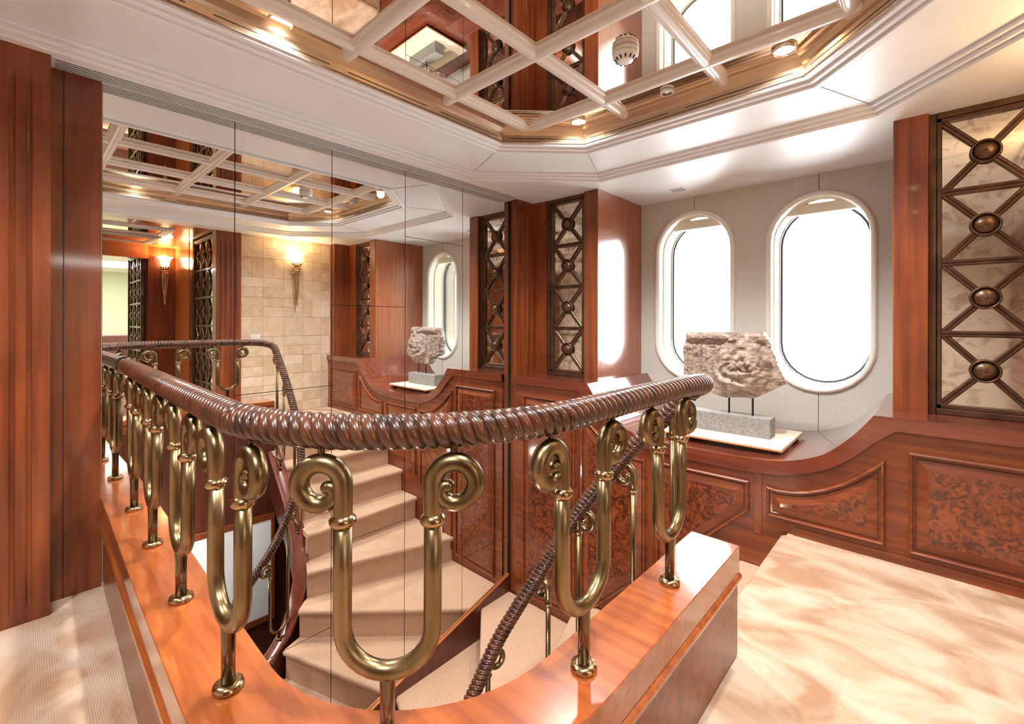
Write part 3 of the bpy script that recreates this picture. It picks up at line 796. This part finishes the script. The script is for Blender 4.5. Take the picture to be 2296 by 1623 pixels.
# wall sconce
def sconce(loc, rz, label):
    t = thing('wall_sconce', loc, label, 'wall light', rz=rz)     # wall plane is local x=0, light projects to local -x
    def tor(prof, nm, m_, seg=20, c=(-.085, 0, 0)):
        bm = bmesh.new(); lathe(bm, prof, seg, c); return frombm(nm, bm, m_, t, True)
    tor([(.001, -.55), (.010, -.545), (.011, -.53), (.006, -.52)], 'tip', 'gold')
    for k in range(6):
        a = 2*pi*k/6; bm = bmesh.new(); tube(bm, [(-.085+.006*cos(a), .006*sin(a), -.53), (-.085+.038*cos(a), .038*sin(a), -.085)], .0045, 6); frombm('rod', bm, 'gold', t)
    tor([(.0155, -.40), (.006, -.52)], 'core', 'dark_brass')
    tor([(.040, -.10), (.046, -.095), (.046, -.080), (.040, -.075), (.040, -.062), (.048, -.058), (.048, -.046), (.030, -.040), (.016, -.02)], 'collar', 'gold')
    for k in range(10):
        a = 2*pi*k/10; bm = bmesh.new()
        pts = [(-.085+r*cos(a), r*sin(a), z) for r, z in ((.016, -.03), (.034, -.018), (.050, .006), (.062, .012), (.066, .002))]
        tube(bm, pts, [.006, .010, .012, .008, .003], 6); frombm('leaf', bm, 'gold', t, True)
    tor([(.030, .0), (.045, .02), (.052, .06), (.060, .10), (.078, .135), (.098, .15), (.094, .152), (.072, .138), (.055, .105), (.047, .06), (.038, .022), (.001, .006)], 'glass_shade', 'sconce_glass', 28)
    bm = bmesh.new(); tube(bm, [(0, 0, -.11), (-.03, 0, -.10), (-.05, 0, -.07)], .008, 8); frombm('arm', bm, 'gold', t, True)
    bm = bmesh.new(); lathe(bm, [(.03, 0), (.028, -.012), (.001, -.016)], 16, (0, 0, -.12), 'x'); frombm('back_plate', bm, 'gold', t, True)
    l = lamp('bulb', 'POINT', (-.085, 0, .14), 13, (1, .66, .34), .035); l.parent = t
    return t
sconce((XS-.002, 2.50, 1.95), 0, 'gilded torch wall light with a glowing glass bowl on the stone wall')
# ------------------------------------------------------------------ balustrade
def yc_(x): return .311 - (x+1.13)*.019
path = [Vector((MX+.001, yc_(MX), 0)), Vector((-2.2, yc_(-2.2), 0)), Vector((-1.7, yc_(-1.7), 0)), Vector((-1.13, .315, 0))]
path += [Vector((-1.13+.538*sin(a), .855-.540*cos(a), 0)) for a in [radians(x) for x in range(6, 90, 6)]]
path += [Vector((-.592, .855, 0)), Vector((-.592, 1.2, 0)), Vector((-.592, 1.755, 0))]
bp = thing('balustrade_wall', (-.6, 1.0, 0), 'low curved cherry wood wall with a broad polished cap around the stairwell', 'low wall')
def sweep_part(nm, prof, m_, z, par, pth=path, ang=40):
    bm = bmesh.new(); profile_sweep(bm, [p_+Vector((0, 0, z)) for p_ in pth], prof)
    bmesh.ops.translate(bm, verts=bm.verts[:], vec=-Vector(par.location)); o = frombm(nm, bm, m_, par); smooth_angle(o, ang); return o
# side + = right of travel = outside (towards the camera)
sweep_part('cap', [(-.086, -.040), (-.086, -.002), (-.084, 0), (.084, 0), (.086, -.002), (.086, -.090), (-.02, -.090), (-.02, -.040)], 'sill_wood', .397, bp)
sweep_part('body', [(-.078, -.39), (-.078, -.04), (.080, -.04), (.080, -.39)], 'cherry_h', .397, bp)
sweep_part('bead', [(.078+.018*cos(a), .018*sin(a)) for a in [radians(x) for x in range(-90, 91, 15)]], 'sill_wood', .288, bp)
sweep_part('inner_skirt', [(-.079, -.40), (-.079, -.02), (-.070, -.02), (-.070, -.40)], 'dark_wood', .30, bp)
bm = bmesh.new(); profile_sweep(bm, path, [(-.079, -2.65), (-.079, -.10), (-.070, -.10), (-.070, -2.65)]); struct(smooth_angle(frombm('wall_front', bm, 'dark_wood'), 40))
# main rail
ZR = .992
rail = [Vector((MX+.001, yc_(MX), ZR))] + [Vector((p_.x, p_.y, ZR)) for p_ in path[1:-1]]
rail += [Vector(v) for v in [(-.590, 1.50, .990), (-.592, 1.60, .985), (-.602, 1.665, .978), (-.628, 1.715, .963), (-.675, 1.748, .935), (-.77, 1.755, .835), (-.94, 1.755, .655), (-1.05, 1.755, .515), (-1.19, 1.752, .33), (-1.31, 1.742, .14), (-1.41, 1.715, -.04), (-1.49, 1.66, -.20), (-1.55, 1.575, -.36), (-1.59, 1.48, -.54), (-1.615, 1.35, -.72), (-1.625, 1.10, -1.0), (-1.625, .80, -1.28)]]
railc = catmull(rail, 8)
hr = thing('rope_handrail', (-.6, 1.4, .96), 'dark reddish wooden handrail carved like twisted rope, curving round the stairwell and down the stair', 'handrail')
bm = bmesh.new(); rope(bm, railc, .0345); bmesh.ops.translate(bm, verts=bm.verts[:], vec=-Vector(hr.location))
frombm('rail', bm, 'rope_wood', hr, True)
bm = bmesh.new(); lathe(bm, [(.030, .0), (.040, .0), (.044, .010), (.044, .028), (.038, .036), (.040, .044), (.036, .052), (.030, .052)], 28, (MX+.0+.6, yc_(MX)-1.4, ZR-.96), 'x')
frombm('wall_ferrule', bm, 'dark_brass', hr, True)
# U balusters
def scroll_pts(sgn, base_z, zc=.895):
    """centre line from arm up and over to the curled tip, in (s, z); s = signed distance along the rail"""
    pts = []; rad = []
    pts.append((sgn*.084, base_z)); rad.append(.0175)
    if zc-.065 > base_z+.002: pts.append((sgn*.084, zc-.065)); rad.append(.0178)
    pts.append((sgn*.084, zc-.03)); rad.append(.0180)
    cx = .1240
    for k in range(0, 41):
        th = pi - k*(pi*2.3)/40
        q = max(0, -th/(1.3*pi)); r = .0400-.0290*q**1.35
        pts.append((sgn*(cx-.005*q+r*cos(th)), zc-.014*q+r*sin(th))); rad.append(.0185-.0065*q)
    return pts, rad
def u_baluster_meshes():
    out = {}
    bm = bmesh.new(); pts = [(-.084, 0, .828)]
    for k in range(0, 17):
        a = pi + pi*k/16; pts.append((.084*cos(a), 0, .628+.084*sin(a)))
    pts.append((.084, 0, .828)); 
    pts = [pts[0], (-.084, 0, .73)] + pts[1:-1] + [(.084, 0, .73), pts[-1]]
    tube(bm, pts, .0170, 20); out['u_tube'] = bm
    for sg, nm in ((-1, 'scroll'), (1, 'scroll2')):
        bm = bmesh.new(); p_, r_ = scroll_pts(sg, .828); tube(bm, [(a, 0, b) for a, b in p_], r_, 18)
        e = p_[-1]; bmesh.ops.create_uvsphere(bm, u_segments=16, v_segments=10, radius=.0125, matrix=Matrix.Translation((e[0], 0, e[1]))); out[nm] = bm
    bm = bmesh.new(); lathe(bm, [(.0138, .405), (.0138, .50), (.0150, .53), (.0165, .548)], 20); out['stem'] = bm
    bm = bmesh.new(); lathe(bm, [(.016, .414), (.022, .414), (.029, .410), (.031, .4035), (.030, .397), (.001, .397)], 28); out['foot_flange'] = bm
    for sg, nm in ((-1, 'collar'), (1, 'collar2')):
        bm = bmesh.new(); lathe(bm, [(.0165, .815), (.020, .818), (.0245, .824), (.0245, .831), (.020, .836), (.0165, .840)], 22, (sg*.084, 0, 0)); out[nm] = bm
    for sg, nm in ((-1, 'pin'), (1, 'pin2')):
        bm = bmesh.new(); lathe(bm, [(.0065, .945), (.0065, .972)], 12, (sg*.1235, 0, 0)); out[nm] = bm
    return out
UM = {}
for k, bm_ in u_baluster_meshes().items():
    bmesh.ops.recalc_face_normals(bm_, faces=bm_.faces[:])
    me = bpy.data.meshes.new(k.rstrip('2')); bm_.to_mesh(me); bm_.free()
    for p_ in me.polygons: p_.use_smooth = True
    kk = k.rstrip('2'); me.materials.append(MATS['dark_brass' if kk in ('pin', 'stem') else 'brass_bright' if kk in ('foot_flange', 'collar') else 'brass'])
    UM[k] = me
UL = ['U-shaped brass baluster with scrolled ends, farthest left, next to the mirror wall', 'U-shaped brass baluster with scrolled ends, second from the mirror wall on the long side',
      'U-shaped brass baluster with scrolled ends, third from the mirror wall on the long side', 'U-shaped brass baluster with scrolled ends, just left of the curved corner',
      'large brass U baluster with two scrolls facing the viewer in the middle of the picture', 'U-shaped brass baluster with scrolled ends, just right of the big middle one', 'U-shaped brass baluster with scrolled ends, at the right end of the low wall']
spots = [(-2.495, yc_(-2.495), radians(-1)), (-2.05, yc_(-2.05), radians(-1)), (-1.588, yc_(-1.588), radians(-1)), (-1.130, .313, radians(2)), (-.751, .472, radians(45)), (-.591, .889, radians(89)), (-.592, 1.361, radians(90))]
for i, (x, y, a) in enumerate(spots):
    t = thing('brass_baluster', (x, y, .3972), UL[i], 'baluster', 'brass U balusters on the low wall', a)
    for k, me in UM.items():
        o = bpy.data.objects.new(k.rstrip('2'), me); COL.objects.link(o); o.parent = t; o.location = (0, 0, -.3972)
# ------------------------------------------------------------------ stair
st = thing('staircase', (-1.6, 2.2, -1.2), 'carpeted winding stair going down beside the mirror wall', 'staircase')
NZ = [((-.60, 1.80), (-.60, YC)), ((-.86, 1.80), (-.86, YC)), ((-1.135, 1.80), (-1.135, YC)), ((-1.43, 1.77), (-1.405, YC)), ((-1.60, 1.69), (-2.02, YC)), ((-1.69, 1.575), (MX+.012, 2.62)), ((-1.73, 1.44), (MX+.012, 1.80)),
      ((-1.73, 1.16), (MX+.012, 1.32)), ((-1.73, .90), (MX+.012, .98)), ((-1.73, .62), (MX+.012, .66)), ((-1.73, .36), (MX+.012, .36))]
for k in range(1, len(NZ)):
    (a0, a1), (b0, b1) = NZ[k-1], NZ[k]; z = -.24*k
    yo = YC-.006
    def fy(p_): return (p_[0], min(p_[1], yo))
    a1_, b1_ = fy(a1), fy(b1)
    pv = Vector((-(a1_[1]-a0[1]), a1_[0]-a0[0])).normalized()
    if pv.dot((Vector(b0)+Vector(b1_))/2-(Vector(a0)+Vector(a1_))/2) > 0: pv = -pv
    q0 = Vector(a0)+pv*.045; q1 = Vector(a1_)+pv*.045
    poly = [tuple(q0), fy(tuple(q1))]
    if a1[1] >= YC-.01 and b1[1] < YC-.01: poly.append((MX+.012, yo))
    elif a1[0] < MX+.02 and q1.x > MX+.013: poly.append((MX+.012, q1.y))
    poly += [b1_, b0]
    # widen slightly under the previous nosing
    bm = bmesh.new(); prism(bm, poly, z-.048, z, 'z')
    es = [e for e in bm.edges if all(v.co.z > z-.001 or True for v in e.verts)]
    nd = Vector((b1_[0]-b0[0], b1_[1]-b0[1])).normalized()
    nose = [e for e in bm.edges if abs(abs(Vector((e.verts[0].co.x-e.verts[1].co.x, e.verts[0].co.y-e.verts[1].co.y)).normalized().dot(nd))-1) < 1e-4 and (min((e.verts[0].co.xy-Vector(b0)).length, (e.verts[1].co.xy-Vector(b0)).length) < 1e-4) and abs(e.verts[0].co.z-e.verts[1].co.z) < 1e-6]
    bmesh.ops.bevel(bm, geom=nose, offset=.021, segments=5, affect='EDGES', profile=.5)
    sub(bm, st); smooth_angle(frombm('tread', bm, 'stair_carpet', st), 30)
    # riser below this nosing, set back
    side = Vector((-(b1_[1]-b0[1]), b1_[0]-b0[0])).normalized()
    cen = (Vector(a0)+Vector(a1_))/2 - (Vector(b0)+Vector(b1_))/2
    if side.dot(cen) < 0: side = -side
    p0 = Vector(b0)+side*.03; p1 = Vector(b1_)+side*.03; p2 = p1+side*.02; p3_ = p0+side*.02
    bm = bmesh.new(); prism(bm, [tuple(p0), tuple(p1), tuple(p2), tuple(p3_)], z-.24, z-.040, 'z'); sub(bm, st); frombm('riser', bm, 'stair_carpet', st)
bm = bmesh.new(); bbox(bm, -.625, -.61, 1.79, YC-.006, -.24, -.05); sub(bm, st); frombm('riser', bm, 'stair_carpet', st)
# inner string with broad cap
sp_ = [Vector(v) for v in [(-.66, 1.755, -.10), (-.72, 1.755, -.16), (-.93, 1.755, -.36), (-1.14, 1.752, -.58), (-1.33, 1.735, -.82), (-1.46, 1.69, -1.04), (-1.545, 1.60, -1.24), (-1.60, 1.47, -1.42), (-1.63, 1.20, -1.66), (-1.635, .80, -1.98), (-1.635, .36, -2.32)]]
spc = catmull(sp_, 6)
def sweep_v(nm, prof, m_, par, pth, ang=40):
    bm = bmesh.new(); profile_sweep(bm, pth, prof); sub(bm, par); o = frombm(nm, bm, m_, par); smooth_angle(o, ang); return o
sg = thing('stair_string', (-1.2, 1.75, -.6), 'curved dark cherry stair string with a broad flat cap carrying the lower balusters', 'stair string')
sweep_v('cap', [(-.062, -.030), (-.062, .0), (-.055, .006), (.055, .006), (.062, .0), (.062, -.030)], 'counter_wood', sg, spc)
sweep_v('board', [(-.045, -.42), (-.045, -.03), (.045, -.03), (.045, -.42)], 'dark_wood', sg, spc)
# stair balusters: U with arms of different height under the falling rail
rail_low = [p_ for p_ in railc if p_.z < .97]
def at(pathx, key):   # point of a path nearest in plan to key
    return min(pathx, key=lambda p_: (p_.xy-Vector(key)).length)
def stair_baluster(c, dirv, label):
    t = thing('stair_baluster', (c[0], c[1], at(spc, c).z+.006), label, 'baluster', 'thin brass balusters on the stair string')
    d = Vector(dirv).normalized(); base = t.location
    arms = []
    for sg_ in (-1, 1):
        q = (c[0]+d.x*sg_*.085, c[1]+d.y*sg_*.085)
        q2 = (c[0]+d.x*sg_*.125, c[1]+d.y*sg_*.125); rz_ = at(rail_low, q2).z-.030 - .052
        arms.append((sg_, Vector((q[0], q[1], 0)), rz_))
    zb = base.z + .13
    bm = bmesh.new(); lathe(bm, [(.011, 0), (.011, zb-.07-base.z+.0)], 16); frombm('stem', bm, 'dark_brass', t, True)
    bm = bmesh.new(); lathe(bm, [(.001, .0), (.022, 0), (.023, .006), (.018, .012), (.012, .013)], 20); frombm('foot_flange', bm, 'brass_bright', t, True)
    def loc(s_, z): return (d.x*s_, d.y*s_, z-base.z)
    pts = [loc(-.085, arms[0][2]-.065), loc(-.085, (arms[0][2]+zb)/2)]
    for k in range(13):
        a = pi+pi*k/12; pts.append(loc(.085*cos(a), zb+.02+.085*sin(a)))
    pts += [loc(.085, (arms[1][2]+zb)/2), loc(.085, arms[1][2]-.065)]
    bm = bmesh.new(); tube(bm, pts, .0125, 14); frombm('u_tube', bm, 'brass', t, True)
    for sg_, q, rz_ in arms:
        p_, r_ = scroll_pts(sg_, rz_-.065, rz_)
        bm = bmesh.new(); tube(bm, [loc(a, b) for a, b in p_], [x*.80 for x in r_], 14)
        e = p_[-1]; bmesh.ops.create_uvsphere(bm, u_segments=12, v_segments=8, radius=.0125, matrix=Matrix.Translation(loc(e[0], e[1]))); frombm('scroll', bm, 'brass', t, True)
        bm = bmesh.new(); lathe(bm, [(.013, -.006), (.019, -.003), (.019, .003), (.013, .006)], 16, loc(sg_*.085, rz_-.065)); frombm('collar', bm, 'brass_bright', t, True)
        bm = bmesh.new(); tube(bm, [loc(sg_*.125, rz_+.05), loc(sg_*.125, rz_+.075)], .006, 8); frombm('pin', bm, 'dark_brass', t)
    return t
stair_baluster((-.835, 1.752), (1, 0), 'thin scrolled brass baluster at the top of the stair, nearest the rail bend')
stair_baluster((-1.275, 1.742), (1, .05), 'thin scrolled brass baluster halfway down the upper flight')
stair_baluster((-1.60, 1.46), (.35, 1), 'thin scrolled brass baluster at the turn of the stair')
stair_baluster((-1.635, 1.0), (0, 1), 'thin scrolled brass baluster lowest on the stair')
# stairwell walls below the landing
lw = struct(box('wall_right', -.66, -.56, .30, 1.755, -2.7, -.2, 'dark_wood'))
box('white_panel', -.686, -.655, .95, 1.72, -1.72, -.78, 'white_paint', lw, .002, 1)
for a, b, c_, d in ((.90, 1.755, -1.78, -1.72), (.90, 1.755, -.78, -.72), (.90, .95, -1.72, -.78), (1.72, 1.755, -1.72, -.78)):
    box('panel_frame', -.694, -.655, a, b, c_, d, 'cherry_h', lw, .003, 1)
struct(box('wall_front', MX-.1, -.56, .22, .30, -2.7, -.2, 'dark_wood'))
lamp('lower_deck_lamp', 'POINT', (-1.15, .62, -.75), 22, (1, .93, .84), .06)
struct(box('wall_right', -.60, -.50, 1.755, YC+.1, -2.7, -.2, 'dark_wood'))
# ------------------------------------------------------------------ corridor beyond the doorway (seen in the mirror)
CX0 = XS; CX1 = 2.80
struct(box('wall_back', XS+.12, CX1+.1, 1.66, 1.72, 0, ZC, 'dark_wood'))
lattice(.86, 1.78, 1.615, .01, 2.265, 3, 6, 'full-height bronze lattice door leaf beside the doorway, seen in the mirror', .85)
struct(box('trim_6', 1.80, 1.95, 1.60, 1.66, 0, ZC, 'chrome'))
struct(box('wall_back', 2.0, CX1, 1.60, 1.66, 0, ZC, 'orange_wood'))
struct(box('wall_right', CX1, CX1+.12, 1.28, 1.66, 0, ZC, 'cherry_v'))
sconce((CX1-.002, 1.46, 1.98), 0, 'gilded torch wall light glowing on red wood at the end of the corridor')
struct(box('trim_7', CX1, CX1+.12, -.4, 1.28, 2.10, ZC+.1, 'orange_wood'))
lattice(CX1+.12, CX1+1.25, 1.22, .01, 2.20, 3, 6, 'bronze lattice door leaf in the farther doorway, seen in the mirror', .85)
struct(box('wall_back', CX1+.12, CX1+1.3, 1.26, 1.32, 0, 2.3, 'dark_wood'))
struct(box('wall_front', XS+.12, CX1+.1, -.45, -.38, 0, ZC, 'cherry_v'))
struct(box('ceiling', XS+.0, CX1+.1, -.45, 1.72, ZC+.0, ZC+.05, 'orange_wood'))
struct(box('ceiling', CX1+.1, 8.2, -1.9, 3.6, 2.30, 2.35, 'white_paint'))
for k, (x0, x1) in enumerate(((1.05, 1.6), (1.8, 2.45))):
    t = thing('ceiling_coffer', ((x0+x1)/2, .75, ZC), ('small mirrored ceiling coffer nearest the corridor doorway', 'small mirrored ceiling coffer at the far end of the corridor')[k], 'ceiling coffer')
    h = (x1-x0)/2
    for n_, e_ in enumerate((.0, .035, .07)):
        bm = bmesh.new(); profile_sweep(bm, [Vector(v) for v in ((-h+e_, -.5+e_, -.006*n_-.006), (h-e_, -.5+e_, -.006*n_-.006), (h-e_, .5-e_, -.006*n_-.006), (-h+e_, .5-e_, -.006*n_-.006))], [(-.012, -.006), (-.012, .006), (.012, .006), (.012, -.006)], closed=True); frombm('moulding', bm, 'white_paint', t)
    box('mirror', -h+.08, h-.08, -.42, .42, -.012, -.004, 'ceiling_mirror', t)
struct(box('wall_right', 8.1, 8.2, -1.9, 3.6, 0, 2.3, 'green_wall'))
struct(box('wall_back', CX1+.1, 8.2, 3.5, 3.6, 0, 2.3, 'green_wall'))
struct(box('wall_front', CX1+.1, 8.2, -1.9, -1.8, 0, 2.3, 'green_wall'))
lamp('far_room_fill', 'AREA', (6.0, 1.0, 2.28), 120, (1, .96, .88), 1.2, size_y=1.2)  # added area fill under the far ceiling, stands for no fixture
lamp('corridor_fill', 'SPOT', (1.75, .2, 2.25), 60, (1, .80, .55), .05, spot=radians(150))  # added warm fill spot for the corridor, has no fixture
# armchair and floor lamp in the far room
ac = thing('armchair', (5.6, 1.25, 0), 'brown leather armchair in the far room, seen in the mirror', 'armchair')
box('seat', -.30, .30, -.28, .28, .28, .46, 'leather', ac, .04, 3)
box('backrest', .20, .34, -.28, .28, .40, .95, 'leather', ac, .05, 3)
for s_ in (-1, 1): box('armrest', -.30, .30, s_*.34-.06, s_*.34+.06, .28, .62, 'leather', ac, .04, 3)
for sx in (-.24, .24):
    for sy in (-.28, .28): box('leg', sx-.02, sx+.02, sy-.02, sy+.02, 0, .29, 'dark_wood', ac)
flp = thing('floor_lamp', (6.6, 2.35, 0), 'tall floor lamp with a pale pleated shade against the green wall', 'floor lamp')
bm = bmesh.new(); lathe(bm, [(.14, 0), (.14, .02), (.02, .05), (.012, .06), (.012, 1.45)], 20); frombm('pole', bm, 'dark_brass', flp, True)
bm = bmesh.new(); lathe(bm, [(.16, 1.32), (.09, 1.62), (.085, 1.62), (.155, 1.32)], 24); frombm('shade', bm, 'cream_paint', flp, True)
# rest of the hall behind the camera
struct(box('wall_front', -3.0, 4.4, -6.5, -6.4, 0, ZC, 'back_stone'))
